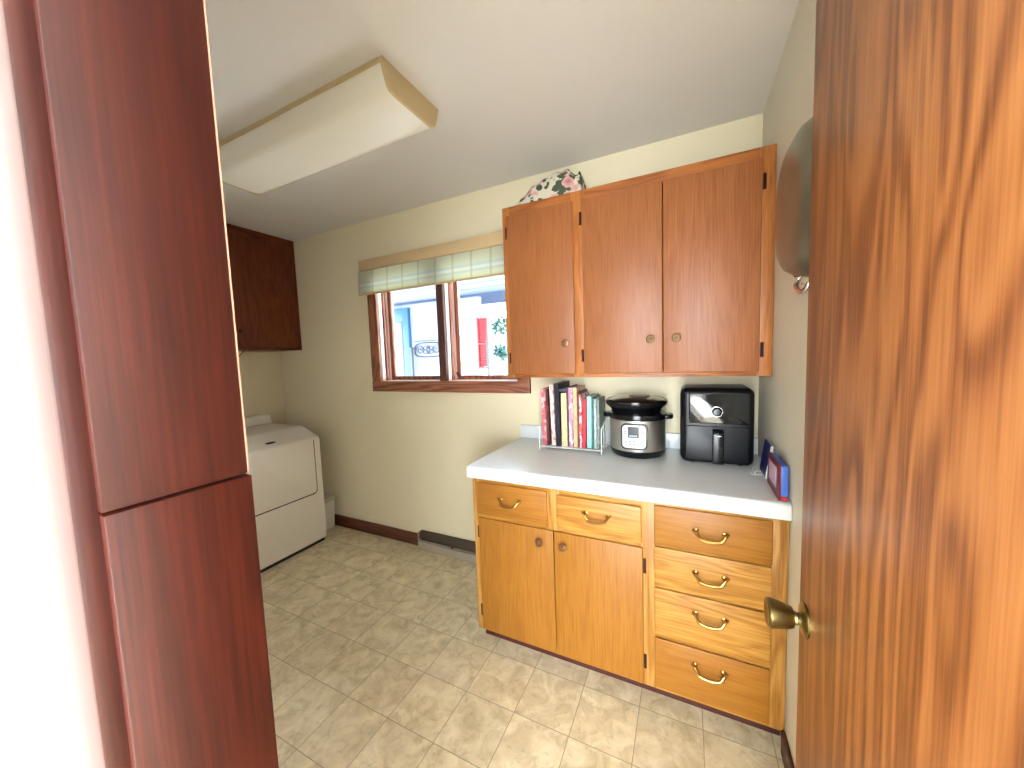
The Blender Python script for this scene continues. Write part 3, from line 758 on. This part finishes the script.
# dark pamphlet lying across the book tops
R_ = Matrix.Translation((-.905, -.20, 1.263)) @ Matrix.Rotation(-.12, 4, 'Y') @ Matrix.Rotation(.0, 4, 'X')
b = B().box(-.024, .024, -.02, .02, -.011, .011, .002, 1, mat=Matrix.Translation((-.912, -.205, 1.243)) @ Matrix.Rotation(-.15, 4, 'Y'))
tag(obj('recipe_booklet', b, bookmats((28, 24, 40), (70, 66, 86))), 'small dark printed booklet lying on top of the cream cookbook', 'booklet')
t = thing('book_rack', 'white coated wire book rack holding the cookbooks on the countertop', 'rack', (-.87, -.16, .9145))
for y in (-.245, -.15, -.06): obj('base_wire', B().tube([(-1.045, y, .9305), (-.706, y, .9305)], .0032), 'wire', t)
for x, nm in ((-1.045, 'end'), (-.706, 'end')):
    b = B()
    b.tube(smooth_path([(x, -.262, .918), (x, -.262, .95), (x, -.262, 1.00), (x, -.255, 1.035), (x, -.235, 1.05), (x, -.08, 1.09), (x, -.05, 1.08), (x, -.048, 1.04), (x, -.048, .918)], 5), .0034)
    b.tube([(x, -.262, .9305), (x, -.048, .9305)], .0032)
    for y in (-.20, -.14, -.09): b.tube([(x, y, .9305), (x, y, 1.055 + (y + .235) * .25)], .0026)
    obj('end_frame', b, 'wire', t)
    for y in (-.262, -.048): obj('foot', B().lathe([(.005, 0), (.005, .007)], (x, y, .9146), n=10), 'wire', t)

# ---------------------------------------------------------------- things by the right wall
t = thing('picture_frame', 'blue card with white edge standing on a small easel right of air fryer', 'picture frame', (-.03, -.33, .9145))
sh = Matrix.Identity(4); sh[0][2] = .13; sh[0][3] = -.13 * .914
b = B().box(-.034, -.0285, -.405, -.275, .918, 1.048, .001, 1, mat=sh); obj('board', b, plain('deep_blue_card', (30, 44, 116), 0.35), t)
b = B(); b.box(-.0285, -.0268, -.4055, -.2745, .9175, 1.0485, mat=sh); b.box(-.036, -.0268, -.4105, -.4055, .9175, 1.0485, mat=sh); obj('white_edge', b, 'white', t)
b = B(); b.tube(smooth_path([(-.030, -.36, .918), (-.056, -.36, .917), (-.062, -.36, .926), (-.058, -.36, .932)], 4), .0018)
b.tube(smooth_path([(-.030, -.31, .918), (-.056, -.31, .917), (-.062, -.31, .926), (-.058, -.31, .932)], 4), .0018); b.tube([(-.056, -.36, .917), (-.056, -.31, .917)], .0018)
b.box(-.075, -.040, -.365, -.335, .9146, .9165)
obj('easel', b, 'wire', t)
t = thing('storybook', 'maroon board book with bright blue end standing by wall at counter edge', 'book', (-.02, -.52, .9145))
b = B(); b.box(-.0335, -.0285, -.635, -.44, .915, 1.040, .0015, 1); obj('cover', b, plain('maroon_card', (118, 26, 42), 0.4), t)
b = B(); b.box(-.0347, -.0336, -.59, -.475, .945, 1.018); obj('cover_picture', b, plain('pale_picture', (206, 176, 196), 0.5), t)
b = B(); b.box(-.0283, -.008, -.633, -.442, .9305, 1.034, .002, 2); obj('page_block', b, plain('bright_blue_card', (64, 104, 196), 0.4), t)
b = B(); b.box(-.0283, -.010, -.634, -.442, .915, .930, .001, 1); obj('red_base', b, plain('red_card', (186, 36, 52), 0.4), t)

# ---------------------------------------------------------------- roasting pan on the right wall
t = thing('hanging_pan', 'large worn steel pan with riveted handle hanging on right wall beside upper cabinet', 'pan', (-.05, -.99, 1.57))
pc_ = (-.006, -.977, 1.775)
pf = [(.190, 0), (.190, .004), (.184, .006), (.181, .03), (.174, .060), (.160, .080), (.140, .090), (.10, .094), (0, .096)]
inner = [(0, .090), (.09, .088), (.135, .084), (.155, .075), (.168, .058), (.175, .03), (.178, .0)]
t_ = B().lathe(list(reversed(inner)) + [], pc_, (-1, 0, 0), 56) if False else None
b = B()
bm = bmesh.new(); q = Vector((-1, 0, 0)).to_track_quat('Z', 'Y'); nn = 56; rings = []
def sq(r, i, h):
    a = 2 * PI * i / nn; c, s = math.cos(a), math.sin(a); k = 1 / (abs(c) ** 2.7 + abs(s) ** 2.7) ** (1 / 2.7)
    v = q @ Vector((0, 0, h)); r = max(r, 1e-4)
    r *= .945
    return Vector(pc_) + v + Vector((0, r * k * c, r * k * s))
for r, h in [(.178, .0)] + pf + []:
    rings.append([bm.verts.new(sq(r, i, h)) for i in range(nn)])
for r, h in reversed([(.178, .0)] + [(.175, .03), (.168, .058), (.155, .075), (.135, .085), (.09, .089), (1e-4, .091)]):
    pass
for a, c in zip(rings, rings[1:]):
    for i in range(nn): bm.faces.new((a[i], a[(i + 1) % nn], c[(i + 1) % nn], c[i]))
inn = [(.175, .03), (.168, .058), (.155, .075), (.135, .085), (.09, .089), (1e-4, .091)]
prev = rings[0]
for r, h in inn:
    cur = [bm.verts.new(sq(r, i, h)) for i in range(nn)]
    for i in range(nn): bm.faces.new((prev[i], cur[i], cur[(i + 1) % nn], prev[(i + 1) % nn]))
    prev = cur
bmesh.ops.remove_doubles(bm, verts=bm.verts, dist=2e-4)
bmesh.ops.recalc_face_normals(bm, faces=bm.faces)
b.bm = bm; pan = obj('vessel', b, 'pan', t, ang=50)
RA = .187
def panhandle(ang0):
    # loop handle in the plane of the rim, at angle ang0 measured in the y-z plane
    def P(r, a, x): return (x, pc_[1] + r * math.cos(a), pc_[2] + r * math.sin(a))
    bb = B()
    w_ = .21
    bb.tube(smooth_path([P(RA, ang0 - w_, -.040), P(RA + .012, ang0 - w_, -.044), P(RA + .022, ang0 - w_ * .75, -.050), P(RA + .026, ang0, -.052), P(RA + .022, ang0 + w_ * .75, -.050), P(RA + .012, ang0 + w_, -.044), P(RA, ang0 + w_, -.040)], 5), .0062, 12)
    return bb
for a in (math.radians(-66), math.radians(114)):
    h = obj('handle', panhandle(a), 'chrome', t)
    for s in (-1, 1):
        for dx in (-.006, .008):
            ca = a + s * .21
            n_ = (0, math.cos(ca), math.sin(ca))
            rv = B().lathe([(.0075, 0), (.006, .003), (0, .0045)], (-.040 + dx * 1.6, pc_[1] + (RA + .002) * math.cos(ca), pc_[2] + (RA + .002) * math.sin(ca)), n_, 14)
            obj('rivet', rv, 'chrome', h)

# ---------------------------------------------------------------- open door at the right with its knob
d = struct('door_1', B().box(-.110, -.075, YF + .004, -1.222, .012, 2.04, .002), 'door_wood')
kz, ky = .913, -1.263
b = B().lathe([(.031, 0), (.031, .003), (.026, .006), (.013, .008), (.0105, .012), (.0125, .014), (.012, .018), (.0185, .020), (.0215, .027), (.0245, .040), (.0272, .054), (.0272, .058), (.0245, .0615), (.022, .0605), (0, .057)], (-.1102, ky, kz), (-1, 0, 0), 40)
obj('doorknob', b, 'old_brass', d)
b = B().lathe([(.031, 0), (.031, .003), (.026, .008), (.012, .010), (.0105, .018), (.0205, .030), (.0265, .050), (.0235, .0575), (0, .058)], (-.0748, ky, kz), (1, 0, 0), 32)
obj('doorknob', b, 'old_brass', d)
b = B(); b.box(-.1045, -.0805, -1.2218, -1.2205, kz - .055, kz + .055); obj('latch_plate', b, 'old_brass', d)
for z in (.25, 1.0, 1.8): obj('door_hinge', B().lathe([(.006, -.045), (.006, .045)], (-.1165, YF + .009, z), n=12), 'old_brass', d)

# ---------------------------------------------------------------- breezeway outside the window
struct('floor_outside', B().box(-9, 1.5, .16, 7.5, -.12, -.06), plain('porch_concrete', (226, 224, 220), 0.8, var=.04))
b = B(); b.box(-7.5, -2.5, .16, 3.9, 2.62, 2.70)
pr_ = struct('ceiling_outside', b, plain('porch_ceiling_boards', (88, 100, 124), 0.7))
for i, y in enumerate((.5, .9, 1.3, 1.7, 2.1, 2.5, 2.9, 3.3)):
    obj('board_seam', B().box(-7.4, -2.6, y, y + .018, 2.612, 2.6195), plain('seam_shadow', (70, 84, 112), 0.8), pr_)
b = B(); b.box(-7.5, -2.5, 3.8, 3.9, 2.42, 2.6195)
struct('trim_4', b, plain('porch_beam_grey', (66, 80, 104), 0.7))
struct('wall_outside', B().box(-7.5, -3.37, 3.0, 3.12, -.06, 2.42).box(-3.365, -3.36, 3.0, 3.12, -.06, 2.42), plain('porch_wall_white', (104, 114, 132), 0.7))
# blue framed door in the far wall
b = B(); b.box(-5.42, -5.30, 2.93, 2.998, -.06, 2.36, .004); b.box(-4.90, -4.77, 2.93, 2.998, -.06, 2.36, .004); b.box(-5.30, -4.90, 2.93, 2.998, 2.12, 2.36, .004)
dd = struct('door_2', b, plain('sky_blue_paint', (22, 72, 112), 0.5))
obj('leaf', B().box(-5.299, -4.901, 2.955, 2.998, -.06, 2.118, .003), plain('lilac_grey_door', (104, 106, 120), 0.6), dd)
obj('weather_strip', B().box(-4.955, -4.925, 2.945, 2.9545, -.06, 2.11), plain('slate_strip', (50, 66, 88), 0.6), dd)
# wrought iron scroll plaque
t = thing('scroll_plaque', 'blue-grey wrought iron scroll plaque on the white porch wall outside', 'wall plaque', (-4.44, 2.988, 1.47))
b = B(); ccx, ccz = -4.40, 1.60
ring = [(ccx + .30 * math.copysign(abs(math.cos(a)) ** .6, math.cos(a)), 2.988, ccz + .125 * math.copysign(abs(math.sin(a)) ** .6, math.sin(a))) for a in [2 * PI * i / 48 for i in range(48)]]
b.tube(ring, .011, 8, closed=True); obj('ring', b, plain('slate_iron', (30, 40, 56), 0.5), t)
b = B()
for mx_ in (-1, 1):        # mirrored spirals either side of a lozenge of small loops
    pts = []
    for k in range(34):
        a = k / 33 * 3.2 * PI; r = .088 * (1 - k / 40)
        pts.append((ccx + mx_ * (-.185 - r * math.cos(a)), 2.988, ccz + r * math.sin(a)))
    b.tube(pts, .008, 6)
for ex, ez, ew, eh in ((-.055, .035, .05, .03), (.055, .035, .05, .03), (-.055, -.035, .05, .03), (.055, -.035, .05, .03), (0, .0, .035, .075)):
    b.tube([(ccx + ex + ew * math.cos(2 * PI * k / 20), 2.988, ccz + ez + eh * math.sin(2 * PI * k / 20)) for k in range(20)], .007, 6, closed=True)
b.tube([(ccx - .3, 2.988, ccz + .16), (ccx + .3, 2.988, ccz + .16)], .007, 6)
obj('scrollwork', b, plain('slate_iron_light', (36, 48, 66), 0.5), t)
# slim posts
def post(x, y, z1, lab):
    b = B(); b.box(x - .022, x + .022, y - .022, y + .022, -.05, z1, .004); b.box(x - .03, x + .03, y - .03, y + .03, z1, z1 + .03, .006)
    return tag(obj('porch_post', b, plain('post_grey', (60, 66, 72), 0.6)), lab, 'post')
post(-4.70, 2.90, 1.62, 'slim grey post standing right of the blue door frame outside')
post(-3.14, 2.90, 1.66, 'slim grey post standing right of the red panel outside')
# red shutter panel
t = thing('red_shutter', 'red painted louvred shutter panel outside the right window pane', 'shutter', (-3.26, 2.95, 1.25))
mr = plain('red_paint', (130, 24, 30), 0.5)
obj('backing', B().box(-3.334, -3.196, 2.968, 2.978, 1.281, 2.044), mr, t)
b = B(); b.box(-3.36, -3.335, 2.94, 2.975, 1.25, 2.075, .003); b.box(-3.195, -3.17, 2.94, 2.975, 1.25, 2.075, .003)
for z in (1.25, 1.64, 2.045): b.box(-3.336, -3.194, 2.942, 2.973, z, z + .03, .003)
obj('frame', b, mr, t)
b = B()
for k in range(24):
    z = 1.29 + k * .0325
    if abs(z - 1.655) < .02: continue
    b.box(-3.334, -3.196, -.009, .009, -.003, .003, mat=Matrix.Translation((0, 2.957, z)) @ Matrix.Rotation(-.6, 4, 'X'))
obj('slats', b, mr, t)
# plants beyond
def leaf_mass(name, c, r, n, col, lab, potcol=None):
    t = thing(name, lab, 'plant', (c[0], c[1], -.06))
    b = B(); rnd = random.Random(int(c[0] * 100))
    t_ = bmesh.new()
    for i in range(n):
        a = rnd.random() * 2 * PI; ph = math.acos(rnd.uniform(-.9, 1)); rr = r * rnd.uniform(.35, 1)
        p = Vector((c[0] + rr * math.sin(ph) * math.cos(a), c[1] + rr * math.sin(ph) * math.sin(a), c[2] + rr * math.cos(ph) * 1.1))
        L = rnd.uniform(.08, .14); W_ = L * .42
        q = Matrix.Translation(p) @ Matrix.Rotation(rnd.random() * 6.3, 4, 'Z') @ Matrix.Rotation(rnd.uniform(-.9, .9), 4, 'X')
        vs = [t_.verts.new(q @ Vector(v)) for v in ((0, 0, 0), (W_ / 2, L * .4, .012), (0, L, -.01), (-W_ / 2, L * .4, .012))]
        t_.faces.new(vs)
    b._merge(t_); obj('foliage', b, plain('leaf_' + name, col, 0.6, var=.25, vscale=12), t)
    b = B(); b.tube(smooth_path([(c[0], c[1], .3), (c[0] + .02, c[1], .8), (c[0], c[1], c[2])], 5), .014, 8); obj('stem', b, plain('stem_brown', (112, 96, 80), .8), t)
    b = B().lathe([(.12, 0), (.15, .02), (.17, .34), (.18, .36), (.16, .37), (.0, .36)], (c[0], c[1], -.0595), n=28); obj('pot', b, plain('pot_blue_grey', (120, 160, 170), .5), t)
leaf_mass('potted_plant', (-3.70, 4.4, 2.03), .20, 150, (30, 84, 66), 'leafy green potted tree outside beyond the porch, seen through right pane')
leaf_mass('potted_shrub', (-3.27, 3.6, 1.50), .13, 110, (34, 88, 84), 'low teal-green shrub in a pot outside below the leafy tree')
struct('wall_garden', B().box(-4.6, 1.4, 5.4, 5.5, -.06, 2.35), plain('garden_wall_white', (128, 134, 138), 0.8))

# ---------------------------------------------------------------- camera
cam_d = bpy.data.cameras.new('camera'); cam = bpy.data.objects.new('camera', cam_d); C.objects.link(cam)
cam_d.sensor_fit = 'HORIZONTAL'; cam_d.sensor_width = 36; cam_d.lens = 36 * 359.28 / 1024
cam_d.clip_start = .02
yw, pt_, rl = .4533, -.0771, -.0359
cyw, syw = math.cos(yw), math.sin(yw); cp, sp = math.cos(pt_), math.sin(pt_)
f = Vector((-syw * cp, cyw * cp, sp)); rt = Vector((cyw, syw, 0)); up = rt.cross(f)
c_, s_ = math.cos(rl), math.sin(rl)
rt2 = c_ * rt + s_ * up; up2 = -s_ * rt + c_ * up
m3 = Matrix((rt2, up2, -f)).transposed()
cam.matrix_world = Matrix.Translation((-.3152, -2.0828, 1.435)) @ m3.to_4x4()
bpy.context.scene.camera = cam

# ---------------------------------------------------------------- light
wd_ = bpy.data.worlds.new('world'); bpy.context.scene.world = wd_; wd_.use_nodes = True
bg = wd_.node_tree.nodes['Background']; bg.inputs[0].default_value = (0.86, 0.93, 1.0, 1); bg.inputs[1].default_value = 16.5

def area(name, loc, target, sx, sy, power, col):
    l = bpy.data.lights.new(name, 'AREA'); l.shape = 'RECTANGLE'; l.size = sx; l.size_y = sy; l.energy = power; l.color = col
    o = bpy.data.objects.new(name, l); C.objects.link(o); o.location = loc
    o.rotation_euler = (Vector(target) - Vector(loc)).to_track_quat('-Z', 'Y').to_euler()
    return o
# daylight through the wide glazed opening at the end of the hall, 
area('hall_daylight', (.3, YB_H + .05, 1.35), (.3, 0, 1.25), 2.3, 1.9, 62, (.88, .95, 1.0))

vs = bpy.context.scene.view_settings
vs.view_transform = 'Standard'; vs.look = 'None'; vs.gamma = 1; vs.exposure = 0.47
try: vs.use_curve_mapping = False
except Exception: pass
